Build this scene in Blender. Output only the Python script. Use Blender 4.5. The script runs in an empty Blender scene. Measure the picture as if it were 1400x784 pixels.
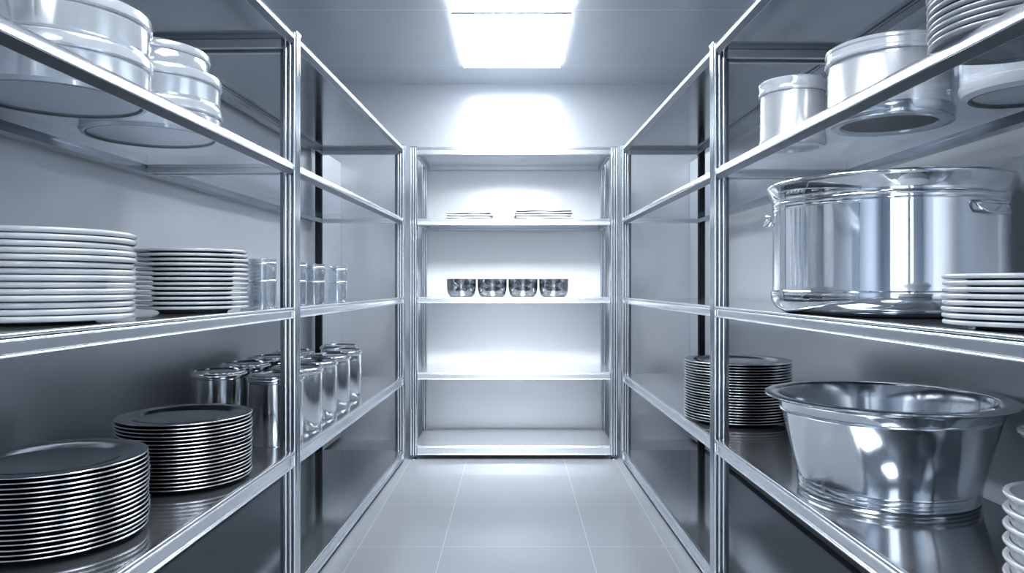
import bpy, bmesh, math, random
from mathutils import Vector
random.seed(7)
C = bpy.context.scene.collection
PI = math.pi

# ------------------------------------------------------------------ materials
def new_mat(name):
    m = bpy.data.materials.new(name); m.use_nodes = True
    nt = m.node_tree; nt.nodes.clear()
    out = nt.nodes.new('ShaderNodeOutputMaterial')
    return m, nt, out

def principled(nt, **kw):
    p = nt.nodes.new('ShaderNodeBsdfPrincipled')
    for k, v in kw.items():
        k = k.replace('_', ' ')
        if k in ('Base Color', 'Emission Color'):
            v = (v[0], v[1], v[2], 1)
        p.inputs[k].default_value = v
    return p

def metal(name, col, rough, metallic=1.0, var=0.0, scale=(3, 3, 60), bump=0.0, coat=0.0, spec=0.5):
    m, nt, out = new_mat(name)
    p = principled(nt, Base_Color=col, Roughness=rough, Metallic=metallic)
    p.inputs['Coat Weight'].default_value = coat
    p.inputs['Coat Roughness'].default_value = 0.08
    p.inputs['Specular IOR Level'].default_value = spec
    if var > 0:
        tc = nt.nodes.new('ShaderNodeTexCoord'); mp = nt.nodes.new('ShaderNodeMapping')
        mp.inputs['Scale'].default_value = scale
        nz = nt.nodes.new('ShaderNodeTexNoise'); nz.inputs['Scale'].default_value = 4
        nz.inputs['Detail'].default_value = 3
        mr = nt.nodes.new('ShaderNodeMapRange')
        mr.inputs['To Min'].default_value = max(0.02, rough - var); mr.inputs['To Max'].default_value = rough + var
        nt.links.new(tc.outputs['Object'], mp.inputs['Vector']); nt.links.new(mp.outputs['Vector'], nz.inputs['Vector'])
        nt.links.new(nz.outputs['Fac'], mr.inputs['Value']); nt.links.new(mr.outputs['Result'], p.inputs['Roughness'])
        if bump > 0:
            b = nt.nodes.new('ShaderNodeBump'); b.inputs['Strength'].default_value = bump
            b.inputs['Distance'].default_value = 0.002
            nt.links.new(nz.outputs['Fac'], b.inputs['Height']); nt.links.new(b.outputs['Normal'], p.inputs['Normal'])
    nt.links.new(p.outputs['BSDF'], out.inputs['Surface'])
    return m

def glassy(name, tint, lo, hi, rough=0.03, body=0.0, bodycol=(.8, .87, .95)):
    """thin glass: clear with reflections growing towards the grazing edge, optional milky body"""
    m, nt, out = new_mat(name)
    tr = nt.nodes.new('ShaderNodeBsdfTransparent'); tr.inputs['Color'].default_value = (*tint, 1)
    gl = nt.nodes.new('ShaderNodeBsdfGlossy'); gl.inputs['Roughness'].default_value = rough
    gl.inputs['Color'].default_value = (.92, .96, 1, 1)
    lw = nt.nodes.new('ShaderNodeLayerWeight'); lw.inputs['Blend'].default_value = 0.35
    mr = nt.nodes.new('ShaderNodeMapRange'); mr.inputs['To Min'].default_value = lo; mr.inputs['To Max'].default_value = hi
    mx = nt.nodes.new('ShaderNodeMixShader')
    nt.links.new(lw.outputs['Facing'], mr.inputs['Value']); nt.links.new(mr.outputs['Result'], mx.inputs['Fac'])
    base = tr
    if body > 0:
        df = nt.nodes.new('ShaderNodeBsdfDiffuse'); df.inputs['Color'].default_value = (*bodycol, 1)
        m2 = nt.nodes.new('ShaderNodeMixShader'); m2.inputs['Fac'].default_value = body
        nt.links.new(tr.outputs[0], m2.inputs[1]); nt.links.new(df.outputs[0], m2.inputs[2]); base = m2
    nt.links.new(base.outputs[0], mx.inputs[1]); nt.links.new(gl.outputs[0], mx.inputs[2])
    nt.links.new(mx.outputs[0], out.inputs['Surface'])
    return m

def emitter(name, col, strength):
    m, nt, out = new_mat(name)
    e = nt.nodes.new('ShaderNodeEmission'); e.inputs['Color'].default_value = (*col, 1); e.inputs['Strength'].default_value = strength
    nt.links.new(e.outputs[0], out.inputs['Surface'])
    return m

M = {}
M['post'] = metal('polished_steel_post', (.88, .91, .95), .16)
M['rail'] = metal('polished_steel_rail', (.88, .91, .95), .26)
M['groove_shade'] = metal('groove_shade_steel', (.10, .115, .135), .35, metallic=.8)
M['cross'] = metal('grey_steel_crossbar', (.62, .65, .69), .3, metallic=.7)
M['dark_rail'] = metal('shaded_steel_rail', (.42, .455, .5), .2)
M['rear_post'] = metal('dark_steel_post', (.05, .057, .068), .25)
M['strip'] = metal('slotted_strip_lip_shade', (.2, .22, .25), .3)
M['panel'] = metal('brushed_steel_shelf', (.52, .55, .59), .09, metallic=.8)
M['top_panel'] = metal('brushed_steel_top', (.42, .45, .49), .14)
M['back'] = metal('brushed_steel_back_panel', (.74, .765, .80), .27, metallic=.38)
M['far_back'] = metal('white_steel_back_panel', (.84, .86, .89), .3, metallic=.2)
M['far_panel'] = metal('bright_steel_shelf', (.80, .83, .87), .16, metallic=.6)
M['shelf_glass'] = glassy('clear_shelf_glass', (.95, .96, .975), .02, .16)
M['glass'] = glassy('clear_tumbler_glass', (.965, .975, .985), .12, .9, body=.06)
M['jar'] = metal('pale_polished_jar', (.88, .90, .93), .24, metallic=.55, coat=.6)
M['tub'] = metal('pale_glossy_tub', (.74, .78, .83), .09, metallic=.45, coat=1)
M['tub_lid'] = metal('pale_tub_lid', (.80, .84, .89), .12, metallic=.35, coat=.8)
M['china'] = metal('white_china', (.66, .69, .73), .22, metallic=0, coat=.5)
M['grey_china'] = metal('grey_white_china', (.50, .53, .57), .2, metallic=0, coat=.5)
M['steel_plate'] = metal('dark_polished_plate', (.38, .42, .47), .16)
M['rim_highlight'] = metal('rim_highlight_steel', (.95, .97, 1), .24)  # light caught by the rim edge, put into a paler metal
M['pot'] = metal('mirror_steel', (.90, .93, .96), .06)
M['basin'] = metal('satin_steel', (.82, .86, .9), .12, var=.03, scale=(6, 6, .4))
M['can'] = metal('canister_steel', (.90, .92, .95), .15)
M['small_bowl'] = metal('small_bowl_steel', (.46, .475, .50), .14, var=.04, scale=(14, 14, 14), bump=.5)
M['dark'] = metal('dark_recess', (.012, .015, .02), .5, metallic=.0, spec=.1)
M['bright_china'] = metal('bright_white_china', (.86, .89, .93), .22, metallic=0, coat=.5)
M['mid_china'] = metal('mid_grey_china', (.33, .355, .39), .2, metallic=0, coat=.4)
M['linen'] = metal('white_linen', (.50, .525, .565), .8, metallic=0)
M['lamp'] = emitter('lamp_diffuser', (.95, .98, 1.0), 13.5)
M['lamp_frame'] = metal('lamp_frame', (.3, .34, .4), .3)

def node_math(nt, op, a, b=None, c=None):
    n = nt.nodes.new('ShaderNodeMath'); n.operation = op
    for i, v in enumerate((a, b, c)):
        if v is None: continue
        if isinstance(v, (int, float)): n.inputs[i].default_value = v
        else: nt.links.new(v, n.inputs[i])
    return n.outputs[0]

def lined(name, col, line_col, rough, metallic, xs, ys, w, noise=.03, spec=.5):
    """surface with thin joints at the given x lines and (start, pitch) of y lines"""
    m, nt, out = new_mat(name)
    p = principled(nt, Base_Color=col, Roughness=rough, Metallic=metallic)
    p.inputs['Specular IOR Level'].default_value = spec
    tc = nt.nodes.new('ShaderNodeTexCoord'); sp = nt.nodes.new('ShaderNodeSeparateXYZ')
    nt.links.new(tc.outputs['Object'], sp.inputs[0])
    d = None
    for x in xs:
        a = node_math(nt, 'ABSOLUTE', node_math(nt, 'SUBTRACT', sp.outputs['X'], x))
        d = a if d is None else node_math(nt, 'MINIMUM', d, a)
    for y0, pitch in ys:
        a = node_math(nt, 'PINGPONG', node_math(nt, 'SUBTRACT', sp.outputs['Y'], y0), pitch / 2)
        d = a if d is None else node_math(nt, 'MINIMUM', d, a)
    f = node_math(nt, 'LESS_THAN', d, w)
    mx = nt.nodes.new('ShaderNodeMix'); mx.data_type = 'RGBA'
    nt.links.new(f, mx.inputs['Factor'])
    mx.inputs['A'].default_value = (*col, 1); mx.inputs['B'].default_value = (*line_col, 1)
    nt.links.new(mx.outputs['Result'], p.inputs['Base Color'])
    nz = nt.nodes.new('ShaderNodeTexNoise'); nz.inputs['Scale'].default_value = 2.5
    nt.links.new(tc.outputs['Object'], nz.inputs['Vector'])
    mr = nt.nodes.new('ShaderNodeMapRange'); mr.inputs['To Min'].default_value = rough - noise; mr.inputs['To Max'].default_value = rough + noise
    nt.links.new(nz.outputs['Fac'], mr.inputs['Value']); nt.links.new(mr.outputs['Result'], p.inputs['Roughness'])
    nt.links.new(p.outputs['BSDF'], out.inputs['Surface'])
    return m

M['floor'] = lined('floor_tiles', (.51, .54, .58), (.68, .71, .75), .2, .25, (-.67, -.307, .323, .652), ((4.38, .61),), .0017)
M['ceiling'] = lined('ceiling_panels', (.55, .585, .625), (.80, .84, .88), .3, .4, (), ((3.92, 1.0),), .003)
M['far_wall'] = metal('far_wall_steel', (.70, .735, .78), .25, metallic=.4)
M['side_wall'] = metal('side_wall_steel', (.5, .56, .64), .35, metallic=.6)

# ------------------------------------------------------------------ mesh helpers
def finish(name, bm, mat, parent=None, angle=35, smooth=True, extra=None):
    bmesh.ops.recalc_face_normals(bm, faces=bm.faces[:])
    me = bpy.data.meshes.new(name); bm.to_mesh(me); bm.free()
    me.materials.append(mat)
    for e in (extra or []): me.materials.append(e)
    if smooth:
        for p in me.polygons: p.use_smooth = True
        me.set_sharp_from_angle(angle=math.radians(angle))
    o = bpy.data.objects.new(name, me); C.objects.link(o)
    if parent: o.parent = parent
    return o

def tag(o, label=None, cat=None, group=None, kind=None):
    if label: o['label'] = label
    if cat: o['category'] = cat
    if group: o['group'] = group
    if kind: o['kind'] = kind
    return o

def empty(name, loc, label=None, cat=None, group=None, rz=0):
    o = bpy.data.objects.new(name, None); C.objects.link(o)
    o.location = loc; o.rotation_euler = (0, 0, rz); o.empty_display_size = .05
    return tag(o, label, cat, group)

def lathe(prof, segs=72, bm=None, closed=False, matfn=None):
    """prof: list of (r, z); r==0 makes a pole"""
    bm = bm or bmesh.new()
    rings = []
    for r, z in prof:
        if r < 1e-6: rings.append([bm.verts.new((0, 0, z))])
        else: rings.append([bm.verts.new((r * math.cos(2 * PI * i / segs), r * math.sin(2 * PI * i / segs), z)) for i in range(segs)])
    n = len(rings)
    for k in range(n if closed else n - 1):
        a, b = rings[k], rings[(k + 1) % n]
        for i in range(segs):
            j = (i + 1) % segs
            if len(a) == 1 and len(b) == 1: continue
            if len(a) == 1: f = bm.faces.new((a[0], b[i], b[j]))
            elif len(b) == 1: f = bm.faces.new((a[i], a[j], b[0]))
            else: f = bm.faces.new((a[i], a[j], b[j], b[i]))
            if matfn: f.material_index = matfn(k)
    return bm

def box(bm, x0, x1, y0, y1, z0, z1, T=None):
    vs = []
    for x in (x0, x1):
        for y in (y0, y1):
            for z in (z0, z1):
                vs.append(bm.verts.new(T(x, y, z) if T else (x, y, z)))
    for f in ((0, 1, 3, 2), (4, 6, 7, 5), (0, 4, 5, 1), (2, 3, 7, 6), (0, 2, 6, 4), (1, 5, 7, 3)):
        bm.faces.new([vs[i] for i in f])
    return bm

def loft(bm, loops, caps=True):
    L = [[bm.verts.new(p) for p in lp] for lp in loops]
    n = len(L[0])
    for a, b in zip(L, L[1:]):
        for i in range(n):
            bm.faces.new((a[i], a[(i + 1) % n], b[(i + 1) % n], b[i]))
    if caps:
        bm.faces.new(L[0]); bm.faces.new(L[-1])
    return bm

def tube(bm, pts, r, segs=10, closed=False):
    """round tube through points"""
    pts = [Vector(p) for p in pts]; n = len(pts); loops = []
    for i, p in enumerate(pts):
        if closed: d = (pts[(i + 1) % n] - pts[i - 1]).normalized()
        else:
            d = (pts[min(i + 1, n - 1)] - pts[max(i - 1, 0)]).normalized()
        up = Vector((0, 0, 1)) if abs(d.z) < .9 else Vector((1, 0, 0))
        a = d.cross(up).normalized(); b = d.cross(a).normalized()
        loops.append([p + r * (math.cos(2 * PI * k / segs) * a + math.sin(2 * PI * k / segs) * b) for k in range(segs)])
    if closed: loops.append(loops[0])
    return loft(bm, loops, caps=not closed)

def copy_tree(o, parent=None):
    c = o.copy(); C.objects.link(c)
    if parent: c.parent = parent
    for ch in list(o.children):
        copy_tree(ch, c)
    return c

# ------------------------------------------------------------------ camera
W_, H_, F = 1400, 784, 1000.0
CX, CY, CAMZ = 703.0, 390.0, 1.13
cd = bpy.data.cameras.new('camera'); cam = bpy.data.objects.new('camera', cd); C.objects.link(cam)
cam.location = (0, 0, CAMZ); cam.rotation_euler = (PI / 2, 0, 0)
cd.sensor_fit = 'HORIZONTAL'; cd.sensor_width = 36; cd.lens = 36 * F / W_
cd.shift_x = -(CX - W_ / 2) / W_; cd.shift_y = (CY - H_ / 2) / W_
cd.clip_start = .05; cd.clip_end = 60
bpy.context.scene.camera = cam

# ------------------------------------------------------------------ room shell
CEIL, YFAR, XL, XR, YB = 2.606, 5.36, -1.47, 1.45, -2.4
def slab(name, x0, x1, y0, y1, z0, z1, mat):
    o = finish(name, box(bmesh.new(), x0, x1, y0, y1, z0, z1), mat, smooth=False)
    return tag(o, kind='structure')
slab('floor', XL - .1, XR + .1, YB, YFAR + .1, -.1, 0, M['floor'])
slab('ceiling', XL - .1, XR + .1, YB, YFAR + .1, CEIL, CEIL + .1, M['ceiling'])
slab('wall_back', XL - .1, XR + .1, YFAR, YFAR + .1, 0, CEIL, M['far_wall'])
slab('wall_left', XL - .1, XL, YB, YFAR, 0, CEIL, M['side_wall'])
slab('wall_right', XR, XR + .1, YB, YFAR, 0, CEIL, M['side_wall'])

bm = bmesh.new()
box(bm, XL - .1, -.8, YB - .1, YB, 0, CEIL); box(bm, .8, XR + .1, YB - .1, YB, 0, CEIL); box(bm, -.8, .8, YB - .1, YB, 2.25, CEIL)
tag(finish('wall_front_added', bm, M['side_wall'], smooth=False), kind='structure')  # unseen wall with an opening, added to shape light and reflections

# ceiling lights along the aisle: the far pair is in the photograph, the unseen others are added to light the near part
def ceiling_light(y0, y1, label):
    x0, x1, dr = -.338, .308, .018
    t = empty('ceiling_light', ((x0 + x1) / 2, (y0 + y1) / 2, CEIL), label, 'ceiling light', 'flat light panels along the ceiling')
    w, d = (x1 - x0) / 2, (y1 - y0) / 2
    finish('frame', box(bmesh.new(), -w + .03, w - .03, -d + .03, d - .03, -.012, 0), M['lamp_frame'], t, smooth=False)
    finish('diffuser', box(bmesh.new(), -w, w, -d + .0185, d - .0185, -dr, -.0125), M['lamp'], t, smooth=False)
    for e in (-1, 1):
        finish('end_strip', box(bmesh.new(), -w, w, e * (d - .0091) - .009, e * (d - .0091) + .009, -dr - .001, -.0125), M['lamp_frame'], t, smooth=False)
ceiling_light(3.92, 4.92, 'square white ceiling light panel nearest the far wall')
ceiling_light(2.92, 3.92, 'white ceiling light panel cut by the top edge of the photo')
ceiling_light(.9, 1.888, 'added unseen ceiling light panel above the near shelves')
ceiling_light(-1.2, -.212, 'added unseen ceiling light panel behind the viewpoint')

# ------------------------------------------------------------------ shelving racks
def fluted(h=.025, seg=10):
    """square post section with three lobes and grooves on every face"""
    side = []
    for i in range(seg * 3):
        t = -1 + 2 * i / (seg * 3)
        lobe = abs(math.sin(PI * (t + 1) * 1.5)) ** .5
        side.append((t, .80 + .20 * lobe))
    pts = []
    for q in range(4):
        ca, sa = math.cos(q * PI / 2), math.sin(q * PI / 2)
        for t, o in side:
            x, y = t * .93 * h, -o * h
            pts.append((x * ca - y * sa, x * sa + y * ca))
    return pts
FL = fluted()
def rail_round(z0, z1, u0, u1):                     # gently rounded upper face over a lip that slopes back underneath
    h = z1 - z0
    p = [(u1, z0), (u0 + .013, z0), (u0 + .011, z0 + .003), (u0 + .003, z0 + h * .36), (u0 + .001, z0 + h * .37), (u0, z0 + h * .40)]
    a0, a1 = math.radians(3), math.radians(38); r = h * .54 / (math.sin(a1) - math.sin(a0))
    for k in range(1, 10):
        a = a0 + (a1 - a0) * k / 9
        p.append((u0 + r * (math.cos(a0) - math.cos(a)), z0 + h * .40 + r * (math.sin(a) - math.sin(a0))))
    p += [(u0 + .0115, z1 - .0005), (u0 + .0135, z1 - .0012), (u0 + .014, z1 - .006), (u1, z1 - .006)]
    return p
def rail_bead(z0, z1, u0, u1):                      # flat face between two thin beads
    p = [(u1, z0)]
    def bead(zc, r):
        for k in range(7):
            a = -PI / 2 + PI * k / 6
            p.append((u0 + .003 - .005 * math.cos(a), zc + r * math.sin(a)))
    p.append((u0 + .005, z0)); bead(z0 + .003, .003); p.append((u0 + .007, z0 + .007)); p.append((u0 + .007, z1 - .016))
    bead(z1 - .012, .003); p.append((u0 + .004, z1 - .008)); bead(z1 - .004, .004)
    p += [(u0 + .012, z1), (u0 + .016, z1 - .004), (u1, z1 - .004)]
    return p

def extrude_s(T, prof, s0, s1):
    bm = bmesh.new()
    return loft(bm, [[T(s, u, z) for u, z in prof] for s in (s0, s1)])

def rack(name, origin, T, label, posts, depth, panel_depth, shelves, ztop, zpost0, mats, rear_posts, feet, group=None, strip=True):
    """T(s,u,z) -> local point; posts: s centres of the front posts; shelves: list of dict"""
    t = empty(name, origin, label, 'shelving rack', group)
    def post(s, u, mat, scale=1.0, z1=ztop):
        bm = bmesh.new()
        pr = [(x * scale, y * scale) for x, y in FL]
        loft(bm, [[T(s + x, u + y, z) for x, y in pr] for z in (zpost0, z1)])
        n = len(pr); dep = [max(abs(x), abs(y)) / .025 for x, y in FL]
        bm.faces.ensure_lookup_table()
        for i in range(n):                                          # shade between the lobes, painted as darker metal
            if min(dep[i], dep[(i + 1) % n]) < .86 and max(dep[i], dep[(i + 1) % n]) < .95: bm.faces[i].material_index = 1
        return finish('post', bm, mat, t, angle=28, extra=[M['groove_shade']])
    for s in posts:
        p = post(s, .025, M['post'])
        if strip:
            finish('slotted_strip', box(bmesh.new(), s - .012, s + .012, .052, .062, zpost0 + .03, ztop - .05, T), M['strip'], p, smooth=False)
        bm = bmesh.new()                                            # cap on top of the post
        lp = []
        for k, (sc, dz) in enumerate(((1.02, 0), (1.02, .006), (.7, .012))):
            lp.append([T(s + x * sc, .025 + y * sc, ztop + dz) for x, y in ((-.025, -.025), (.025, -.025), (.025, .025), (-.025, .025))])
        loft(bm, lp); finish('post_cap', bm, M['rail'], p, smooth=False)
        if feet:
            c = Vector(T(s, .025, 0))
            bm = lathe([(0, 0), (.022, 0), (.024, .006), (.012, .012), (.008, .016), (.008, .036), (0, .036)], 20)
            bmesh.ops.translate(bm, verts=bm.verts[:], vec=c)
            finish('foot', bm, M['dark_rail'], p)
    for s in rear_posts:
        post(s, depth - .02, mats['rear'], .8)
    for k in range(len(posts) - 1):
        s0, s1 = posts[k] + .0255, posts[k + 1] - .0255
        for sh in shelves:
            z0, z1 = sh['z']; pz1 = z1 - .005; pz0 = pz1 - .004
            if sh.get('top'): pz0, pz1 = z0 + .016, z0 + .02
            bm = box(bmesh.new(), s0 - .025, s1 + .025,   .022, panel_depth - .002 if sh.get('top') else depth - .03, pz0, pz1, T)
            panel = finish('shelf', bm, sh['mat'], t, smooth=False)
            prof = (rail_round if sh['rail'] == 'round' else rail_bead)(z0, z1, .006, .021)
            bm = extrude_s(T, prof, s0, s1)
            if sh['rail'] == 'round':
                bm.faces.ensure_lookup_table()
                for q in (1, 2): bm.faces[q].material_index = 1  # shade under the lip, put in as darker steel
            finish('front_rail', bm, M['rail'], panel, angle=40, extra=[M['strip']])
            zb = pz0 - .001
            rp = [(depth - .055, zb - .028), (depth - .055, zb - .012), (depth - .051, zb - .010), (depth - .051, zb), (depth - .012, zb), (depth - .012, zb - .028)]
            if sh.get('top'): rp = [(u, z + .029 * 0) for u, z in rp]
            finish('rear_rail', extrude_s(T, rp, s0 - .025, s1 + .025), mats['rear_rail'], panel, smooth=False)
            for sc in (s0 - .006, s1 - .016):
                bm = bmesh.new()
                box(bm, sc, sc + .022, .05, depth - .055, zb - .028, zb - .017, T)
                box(bm, sc + .003, sc + .019, .05, depth - .055, zb - .017, zb - .011, T)
                box(bm, sc, sc + .022, .05, depth - .055, zb - .011, zb, T)
                finish('crossbar', bm, mats['cross'], panel, smooth=False)
    s0, s1 = posts[0] - mats.get('back_ext', .02), posts[-1] + .02
    finish('back_panel', box(bmesh.new(), s0, s1, panel_depth, panel_depth + .008, mats.get('back_z0', .02), ztop + .01, T), mats['back'], t, smooth=False)
    return t

ZA, ZB, ZC = (1.515, 1.562), (1.012, 1.053), (.515, .566)
def side_rack(side):
    sg = -1 if side == 'left' else 1
    xf, slope = (.698, .030) if side == 'left' else (.684, .0218)
    Y0 = 4.706
    L = math.sqrt(1 + slope * slope)
    def T(s, u, z):                      # s grows from the far end towards the viewer
        return (sg * (slope * s + u) / L, (-s + slope * u) / L, z)
    near = (Y0 - 2.585) if side == 'left' else (Y0 - 2.70)
    posts = (.026, near, 4.32)
    zc = (.492, .548) if side == 'left' else ZC
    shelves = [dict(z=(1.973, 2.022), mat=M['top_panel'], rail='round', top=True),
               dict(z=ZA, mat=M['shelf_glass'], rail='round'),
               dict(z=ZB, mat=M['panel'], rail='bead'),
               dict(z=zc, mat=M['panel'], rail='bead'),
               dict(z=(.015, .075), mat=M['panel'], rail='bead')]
    d = .575 if side == 'left' else .535
    return rack('shelving_rack', (sg * xf, Y0, 0), T,
         f'long two-bay steel shelving rack along the {side} side of the aisle', posts, d, d + (.015 if side == 'left' else .08), shelves, 2.015, 0,
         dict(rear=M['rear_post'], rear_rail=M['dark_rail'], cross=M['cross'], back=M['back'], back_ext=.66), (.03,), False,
         group='steel shelving racks', strip=True)
side_rack('left'); side_rack('right')
def TF(s, u, z): return (s, u, z)
FX = -.678
rack('shelving_rack', (FX, 4.72, 0), TF, 'single-bay steel shelving rack across the far end of the aisle', (.026, 1.324), .60, .595,
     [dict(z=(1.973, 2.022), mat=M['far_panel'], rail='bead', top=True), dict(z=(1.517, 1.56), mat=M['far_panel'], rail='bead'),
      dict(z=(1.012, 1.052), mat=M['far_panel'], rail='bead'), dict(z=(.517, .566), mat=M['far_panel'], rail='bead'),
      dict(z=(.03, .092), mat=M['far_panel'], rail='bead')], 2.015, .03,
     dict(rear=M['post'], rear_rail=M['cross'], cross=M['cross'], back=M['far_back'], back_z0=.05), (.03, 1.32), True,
     group='steel shelving racks', strip=False)

# ------------------------------------------------------------------ plates
ORD = ['top', 'second from the top', 'third from the top', 'fourth from the top', 'fifth from the top', 'sixth from the top',
       'seventh from the top', 'eighth from the top', 'ninth from the top', 'tenth from the top', 'eleventh from the top',
       'twelfth from the top', 'thirteenth from the top', 'fourteenth from the top', 'fifteenth from the top', 'sixteenth from the top',
       'seventeenth from the top', 'eighteenth from the top', 'nineteenth from the top', 'twentieth from the top',
       'twenty-first from the top', 'twenty-second from the top', 'twenty-third from the top']
def place_order(k, n):
    if k == n - 1: return 'bottom'
    return ORD[k]

def plate_mesh(R, pitch, th, rise, mat, rim_mat=None):
    """foot ring, flat well, rising rim with a rounded bead edge; stacks at 'pitch'"""
    f = pitch - th - .0003; rw = R * .68; b = th * .62
    prof = [(0, f), (rw * .80, f), (rw * .82, 0), (rw * .88, 0), (rw * .93, f), (rw, f + .0008),
            (rw + (R - rw) * .22, f + rise * .72), (R - b, f + rise - b * .4)]
    k0 = len(prof) - 1
    for k in range(7):
        a = -PI / 2 + PI * k / 6
        prof.append((R - b + b * math.cos(a), f + rise + b * math.sin(a)))
    k1 = len(prof) - 1
    prof += [(rw + (R - rw) * .22, f + rise * .72 + th * .75), (rw, f + th + .0004), (rw * .97, f + th), (0, f + th)]
    bm = lathe(prof, 96, matfn=(lambda k: 1 if k0 <= k < k1 else 0) if rim_mat else None)
    o = finish('dinner_plate', bm, mat, angle=60, extra=[rim_mat] if rim_mat else None)
    return o

def stack(x, y, z, n, R, pitch, th, rise, mat, rim, desc, group, jitter=.002, name='dinner_plate', cat='plate', wob=0):
    first = plate_mesh(R, pitch, th, rise, mat, rim)
    first.name = name
    for i in range(n):                                              # i = 0 is the lowest plate
        o = first if i == 0 else first.copy()
        if i: C.objects.link(o)
        o.location = (x + random.uniform(-jitter, jitter), y + random.uniform(-jitter, jitter), z + i * pitch)
        o.rotation_euler = (0, 0, random.uniform(0, 6))
        tag(o, f'{desc}, {place_order(n - 1 - i, n)}', cat, group)

ZBt, ZCt, ZAt = ZB[1] - .0045, ZC[1] - .0045, ZA[1] - .0045
ZCl = .548 - .0045
stack(-1.05, 1.6, ZBt, 14, .2, .0137, .0098, .010, M['china'], M['china'],
      'large white plate in the nearest left middle stack', 'white china plates, left middle shelf', .004)
stack(-.966, 2.2, ZBt, 13, .157, .0138, .007, .010, M['grey_china'], M['china'],
      'pale plate in the stack beside the glass tumblers', 'pale china plates beside the tumblers', .003)
stack(-1.07, 1.70, ZCl, 17, .2, .0106, .0034, .011, M['steel_plate'], M['rim_highlight'],
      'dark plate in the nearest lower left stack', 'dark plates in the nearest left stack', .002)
stack(-.99, 2.2, ZCl, 18, .19, .0106, .0034, .011, M['steel_plate'], M['rim_highlight'],
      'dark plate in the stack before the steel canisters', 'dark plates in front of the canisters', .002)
stack(.945, 3.1, ZCt, 22, .22, .0112, .0034, .009, M['steel_plate'], M['rim_highlight'],
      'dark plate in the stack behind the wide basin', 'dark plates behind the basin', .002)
stack(.95, 1.35, ZBt, 8, .14, .0122, .0075, .008, M['grey_china'], M['china'],
      'pale china plate in the stack before the large stockpot', 'pale plates before the stockpot', .002)
stack(.9, 1.3, ZAt, 15, .145, .0117, .0085, .008, M['mid_china'], M['mid_china'],
      'grey plate in the stack on the right upper shelf', 'grey plates on the right upper shelf', .003)

# ------------------------------------------------------------------ pale lidded tubs, left upper shelf
def tub(x, y, z, R, h, label, group='pale lidded tubs on the left upper shelf'):
    t = empty('lidded_tub', (x, y, z), label, 'tub', group)
    hl = min(.032, h * .36); hb = h - hl
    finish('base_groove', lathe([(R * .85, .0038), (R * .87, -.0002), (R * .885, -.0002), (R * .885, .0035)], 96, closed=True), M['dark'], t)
    prof = [(0, .004), (R * .86, .004), (R * .87, 0), (R * .93, 0), (R * .972, .008), (R * .975, hb - .006), (R * .965, hb - .003), (R * .965, hb), (R * .93, hb), (R * .93, .012), (0, .012)]
    finish('body', lathe(prof, 96), M['tub'], t, angle=30)
    lp = [(R * .93, hb), (R * .985, hb), (R, hb + .004), (R, h - .012), (R * .99, h - .005), (R * .965, h - .001), (R * .93, h), (R * .88, h - .004), (0, h - .004)]
    finish('lid', lathe(lp, 96), M['tub_lid'], t, angle=30)
    return t
tub(-1.06, 1.70, ZAt, .2, .112, 'large round pale tub, lower of the two stacked at upper left')
tub(-1.06, 1.70, ZAt + .112, .198, .098, 'large round pale tub stacked on top at upper left')
tub(-1.05, 2.12, ZAt, .192, .09, 'round pale tub, lowest of the stack of three')
tub(-1.05, 2.12, ZAt + .09, .19, .088, 'round pale tub, middle one of the stack of three')
tub(-1.05, 2.12, ZAt + .178, .158, .07, 'small round pale tub crowning the stack of three')

# ------------------------------------------------------------------ jars, right upper shelf
def jar(x, y, z, R, h, label, cat='jar', base='plain', segs=96, body=None, name='storage_jar'):
    t = empty(name, (x, y, z), label, cat, 'round storage jars on the upper shelves')
    hl = h * .2; hb = h - hl
    prof = [(0, .010), (R * .74, .010), (R * .76, 0), (R * .9, 0), (R * .975, .008), (R * .985, .018), (R * .96, .024), (R * .955, hb - .02), (R * .94, hb - .01), (R * .94, hb),
            (R * .92, hb), (R * .92, hb - .012), (R * .935, hb - .022), (R * .94, .03), (R * .9, .016), (0, .016)]
    finish('body', lathe(prof, segs), body or M['jar'], t, angle=40)
    lp = [(R * .9, hb + .0005), (R * .985, hb + .0005), (R, hb + .004), (R, hb + .01), (R * .985, hb + .014), (R * .985, h - .014), (R, h - .010), (R, h - .004), (R * .97, h), (R * .9, h), (R * .86, h - .006), (0, h - .006)]
    finish('lid', lathe(lp, segs), M['tub_lid'] if body is None else body, t, angle=30)
    if base == 'dark':
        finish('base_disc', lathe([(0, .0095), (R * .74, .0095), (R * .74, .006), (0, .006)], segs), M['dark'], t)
        finish('base_ring', lathe([(R * .77, -.0005 + .0005), (R * .98, .0005), (R * 1.0, .006), (R * 1.0, .026), (R * .988, .034), (R * .97, .034), (R * .97, .012), (R * .77, .004)], segs, closed=True), M['basin'], t)
    return t
jar(.872, 2.29, ZAt, .102, .205, 'small polished jar with pale lid at the far end of the right upper shelf')
jar(1.003, 1.96, ZAt, .158, .205, 'larger polished jar with dark recessed base beside the small jar', base='dark')
jar(-.985, 1.2, ZAt, .12, .19, 'polished jar at the left edge of the photo before the pale tubs')
# white pot whose base shows below the rail
t = empty('white_pot', (1.165, 1.655, ZAt), 'white round pot behind the grey plates, seen from below', 'pot')
R = .138
finish('body', lathe([(0, .008), (R * .80, .008), (R * .82, .001), (R * .86, 0), (R * .96, .008), (R, .022), (R, .03), (R * .985, .033), (R * .985, .15), (R * 1.03, .155), (R * 1.03, .162), (R * .95, .162), (R * .95, .03), (0, .02)], 96), M['bright_china'], t, angle=30)
finish('base_groove', lathe([(R * .80, .0075), (R * .82, .0005), (R * .86, -.0), (R * .86, .004), (R * .80, .0079)], 96, closed=True), M['dark'], t)

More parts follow.
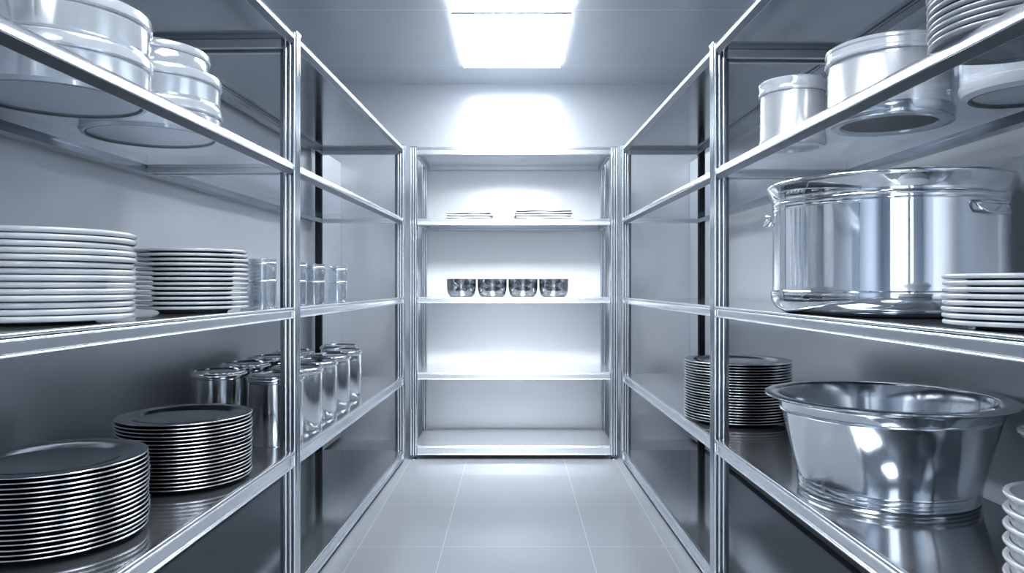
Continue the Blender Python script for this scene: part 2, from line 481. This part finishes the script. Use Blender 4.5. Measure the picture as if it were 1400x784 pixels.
# ------------------------------------------------------------------ glass tumblers, left middle shelf
def tumbler():
    t = empty('glass_tumbler', (0, 0, 0), 'x', 'glass', 'clear tall tumblers in a row')
    R, h = .0435, .168
    finish('body', lathe([(0, .004), (R * .9, .002), (R * .97, 0), (R, .003), (R, h - .012), (R * 1.03, h - .002), (R * 1.01, h), (R * .96, h - .002), (R * .94, h - .012), (R * .93, .014), (0, .012)], 40), M['glass'], t, angle=40)
    for z in (h * .56, h - .016):
        finish('band', lathe([(R * 1.002, z - .004), (R * 1.04, z - .0025), (R * 1.05, z), (R * 1.04, z + .0025), (R * 1.002, z + .004)], 40, closed=True), M['rail'], t, angle=60)
    return t
tm = tumbler()
spots = [(-.835, 2.43, 'tall clear tumbler just left of the left front post'),
         (-.905, 2.54, 'tall clear tumbler half hidden by the pale plates'),
         (-.828, 2.76, 'tall clear tumbler just right of the left front post'),
         (-.82, 3.0, 'tall clear tumbler fourth along the row, past the post'),
         (-.87, 3.1, 'tall clear tumbler set back behind the fourth in the row'),
         (-.822, 3.4, 'tall clear tumbler at the far end of the row')]
for i, (x, y, lb) in enumerate(spots):
    o = tm if i == 0 else copy_tree(tm)
    o.location = (x, y, ZBt); o['label'] = lb

# ------------------------------------------------------------------ steel canisters, left lower shelf
def canister():
    t = empty('steel_canister', (0, 0, 0), 'x', 'canister', 'lidded steel canisters on the left lower shelf')
    R, h = .1, .232
    finish('body', lathe([(0, .003), (R * .9, .003), (R * .92, 0), (R * .98, .0), (R, .004), (R, h - .006), (R * .975, h - .003), (R * .975, h), (0, h)], 64), M['can'], t, angle=35)
    finish('lid', lathe([(R * .97, h + .0005), (R * 1.03, h + .0005), (R * 1.05, h + .004), (R * 1.05, h + .010), (R * 1.03, h + .014), (R * .99, h + .016), (R * .98, h + .021), (R * .9, h + .023), (R * .86, h + .019), (0, h + .019)], 64), M['can'], t, angle=35)
    return t
cn = canister()
spots = [(-.89, 2.73, 'lidded steel canister in the front row, behind the left front post'),
         (-.89, 3.0, 'lidded steel canister second in the front row'),
         (-.89, 3.25, 'lidded steel canister third in the front row'),
         (-.89, 3.51, 'lidded steel canister fourth in the front row'),
         (-.89, 3.77, 'lidded steel canister at the far end of the front row'),
         (-1.15, 2.85, 'lidded steel canister nearest in the back row, above the plates'),
         (-1.15, 3.13, 'lidded steel canister second in the back row'),
         (-1.14, 3.42, 'lidded steel canister third in the back row'),
         (-1.12, 3.72, 'lidded steel canister fourth in the back row'),
         (-.97, 4.05, 'lidded steel canister at the far end between both rows')]
for i, (x, y, lb) in enumerate(spots):
    o = cn if i == 0 else copy_tree(cn)
    o.location = (x, y, ZCl); o['label'] = lb

# ------------------------------------------------------------------ far rack: folded linen and steel bowls
def linen(w, d, h, phase):
    bm = bmesh.new(); nx, ny = 24, 6; top = []; bot = []
    for i in range(nx + 1):
        for j in range(ny + 1):
            x, y = -w / 2 + w * i / nx, -d / 2 + d * j / ny
            e = 1 - .55 * (abs(2 * i / nx - 1) ** 10)
            wv = .0016 * math.sin(3.2 * PI * i / nx + phase)
            top.append(bm.verts.new((x, y, h * .5 + h * .33 * e + wv))); bot.append(bm.verts.new((x, y, h * .5 - h * .33 * e + wv)))
    I = lambda i, j: i * (ny + 1) + j
    for i in range(nx):
        for j in range(ny):
            bm.faces.new([top[k] for k in (I(i, j), I(i + 1, j), I(i + 1, j + 1), I(i, j + 1))])
            bm.faces.new([bot[k] for k in (I(i, j), I(i, j + 1), I(i + 1, j + 1), I(i + 1, j))])
    per = [I(i, 0) for i in range(nx)] + [I(nx, j) for j in range(ny)] + [I(i, ny) for i in range(nx, 0, -1)] + [I(0, j) for j in range(ny, 0, -1)]
    for a, b in zip(per, per[1:] + per[:1]):
        bm.faces.new((top[a], top[b], bot[b], bot[a]))
    return finish('folded_cloth', bm, M['linen'], angle=50)
ZFA, ZFB = 1.5552, 1.0474
for cx, w, n, side in ((-.302, .30, 4, 'left'), (.195, .385, 5, 'right')):
    for i in range(n):
        o = linen(w * random.uniform(.96, 1.03), 0.26, .0148, i * 1.1 + cx)
        o.location = (cx + random.uniform(-.008, .008), 4.97, ZFA + .001 + i * .0158); o.rotation_euler = (0, 0, random.uniform(-.03, .03))
        tag(o, f'white folded cloth in the {side} pile on the far rack, {place_order(n - 1 - i, n)}', 'cloth', f'white folded cloths, {side} pile')
def small_bowl():
    R, h = .1, .123
    prof = [(0, .0), (R * .62, 0), (R * .78, .006), (R * .9, .022), (R * .965, .048), (R * .985, .08), (R * .985, h - .006), (R * 1.0, h - .004), (R * 1.0, h), (R * .96, h), (R * .95, .08), (R * .93, .05), (R * .86, .026), (R * .72, .01), (0, .006)]
    return finish('steel_bowl', lathe(prof, 56), M['small_bowl'], angle=50)
sb = small_bowl()
for i, (px, lb) in enumerate(((631, 'leftmost of the four shiny steel bowls on the far rack'), (673, 'second from left of the four steel bowls on the far rack'),
                              (715, 'third from left of the four steel bowls on the far rack'), (757, 'rightmost of the four shiny steel bowls on the far rack'))):
    o = sb if i == 0 else sb.copy()
    if i: C.objects.link(o)
    o.location = ((px - 703) * 4.92 / 1000, 4.92, ZFB); o.rotation_euler = (0, 0, i * 1.3)
    tag(o, lb, 'bowl', 'four steel bowls on the far rack')

# ------------------------------------------------------------------ large stockpot, right middle shelf
px_, py_ = 1.03, 2.03
t = empty('stockpot', (px_, py_, ZBt), 'large wide mirror-polished steel stockpot on the right middle shelf', 'pot')
R, h = .3, .36
prof = [(0, 0), (R * .84, 0), (R * .88, .004), (R * .955, .018), (R * 1.0, .04), (R * 1.005, .058), (R * 1.002, .064), (R * .988, .067), (R * .985, .08), (R * .985, .285), (R * .99, .290), (R * .985, .295),
        (R * .985, .302), (R * .993, .307), (R * .985, .312), (R * .99, .32), (R * 1.01, .336), (R * 1.035, .348), (R * 1.045, .353), (R * 1.045, .358), (R * 1.035, .361), (R * 1.0, .357), (R * .975, .34), (R * .965, .31), (R * .965, .05), (R * .9, .012), (0, .01)]
finish('body', lathe(prof, 128), M['pot'], t, angle=45)
d = Vector((-px_, -py_)).normalized(); r = Vector((-d.y, d.x)) if Vector((-d.y, d.x)).x > 0 else Vector((d.y, -d.x))
for k, ang in enumerate((50.5, -88)):
    n = math.cos(math.radians(ang)) * d + math.sin(math.radians(ang)) * r
    tan = Vector((-n.y, n.x)); bm = bmesh.new()
    P = lambda a, b, z: (n.x * (R * .985 + b) + tan.x * a, n.y * (R * .985 + b) + tan.y * a, z)
    w = .060
    path = [P(-w, .002, .278), (P(-w * .9, .010, .279)), P(-w * .5, .016, .280), P(0, .018, .280), P(w * .5, .016, .280), P(w * .9, .010, .279), P(w, .002, .278),
            P(w * .93, .008, .268), P(w * .72, .018, .256), P(w * .4, .022, .254), P(0, .023, .254), P(-w * .4, .022, .254), P(-w * .72, .018, .256), P(-w * .93, .008, .268)]
    tube(bm, path, .0042, 10, closed=True)
    hd = finish('handle', bm, M['pot'], t, angle=60)

# ------------------------------------------------------------------ wide steel basin, right lower shelf
t = empty('steel_basin', (1.03, 2.03, ZCt), 'wide flared steel basin with flat rim on the right lower shelf', 'basin')
prof = [(0, .004), (.215, .004), (.22, 0), (.232, 0), (.2345, .003), (.2335, .006), (.231, .009), (.2345, .012), (.2335, .015), (.232, .018), (.2365, .021), (.2355, .024), (.234, .028), (.2375, .031), (.236, .036),
        (.2665, .205), (.2705, .208), (.2705, .212), (.2685, .215), (.2735, .232), (.278, .238), (.296, .243), (.304, .243), (.308, .246), (.307, .250), (.302, .2515), (.274, .2505), (.2705, .249), (.268, .245), (.262, .205), (.228, .04), (.22, .014), (0, .012)]
finish('body', lathe([((r * .97 if r < .24 else r * 1.03), z * 1.05) for r, z in prof], 128), M['basin'], t, angle=45)

# ------------------------------------------------------------------ white bowls at the right edge
def white_bowl(R, h):
    prof = [(0, .004), (R * .48, .004), (R * .5, 0), (R * .58, 0), (R * .66, .004), (R * .84, .012), (R * .885, .021), (R * .93, .045), (R * .985, .047), (R, .050), (R, .053), (R * .98, .055),
            (R * .905, .0535), (R * .90, .045), (R * .86, .024), (R * .80, .016), (R * .6, .0095), (0, .008)]
    return finish('white_bowl', lathe(prof, 72), M['china'], angle=50)
wb = white_bowl(.112, .055)
for i in range(7):
    o = wb if i == 0 else wb.copy()
    if i: C.objects.link(o)
    o.location = (.935 + random.uniform(-.0002, .0002), 1.2 + random.uniform(-.0002, .0002), ZCt + i * .0272)
    o.rotation_euler = (0, 0, i)
    tag(o, f'white bowl in the nested stack at the lower right corner, {place_order(6 - i, 7)}', 'bowl', 'nested white bowls at the lower right')
t = empty('footed_dish', (1.17, 1.55, ZCt), 'white footed dish, only its rim showing right of the steel basin', 'dish')
finish('bowl', lathe([(0, .20), (.02, .2), (.05, .21), (.075, .236), (.082, .246), (.087, .25), (.087, .256), (.082, .258), (.07, .243), (.045, .219), (0, .21)], 64), M['china'], t, angle=50)
finish('stem', lathe([(0, .0), (.055, 0), (.056, .006), (.03, .014), (.014, .03), (.012, .17), (.02, .2), (0, .2)], 40), M['china'], t, angle=50)

# ------------------------------------------------------------------ light
ld = bpy.data.lights.new('far_rack_fill', 'AREA'); ld.shape = 'RECTANGLE'; ld.size = .6; ld.size_y = .4; ld.energy = 15; ld.color = (.95, .98, 1)  # unseen fill lamp, added to brighten the far rack
ld.spread = math.radians(55)
lo = bpy.data.objects.new('far_rack_fill', ld); C.objects.link(lo); lo.location = (-.015, 2.6, 2.5)
lo.rotation_euler = (Vector((-.015, 5.3, .4)) - Vector(lo.location)).to_track_quat('-Z', 'Y').to_euler()
w = bpy.data.worlds.new('world'); bpy.context.scene.world = w; w.use_nodes = True
bg = w.node_tree.nodes['Background']; bg.inputs['Color'].default_value = (.89, .945, 1, 1); bg.inputs['Strength'].default_value = 2.2
vs = bpy.context.scene.view_settings
vs.view_transform = 'Standard'; vs.look = 'None'; vs.exposure = .1; vs.gamma = .85
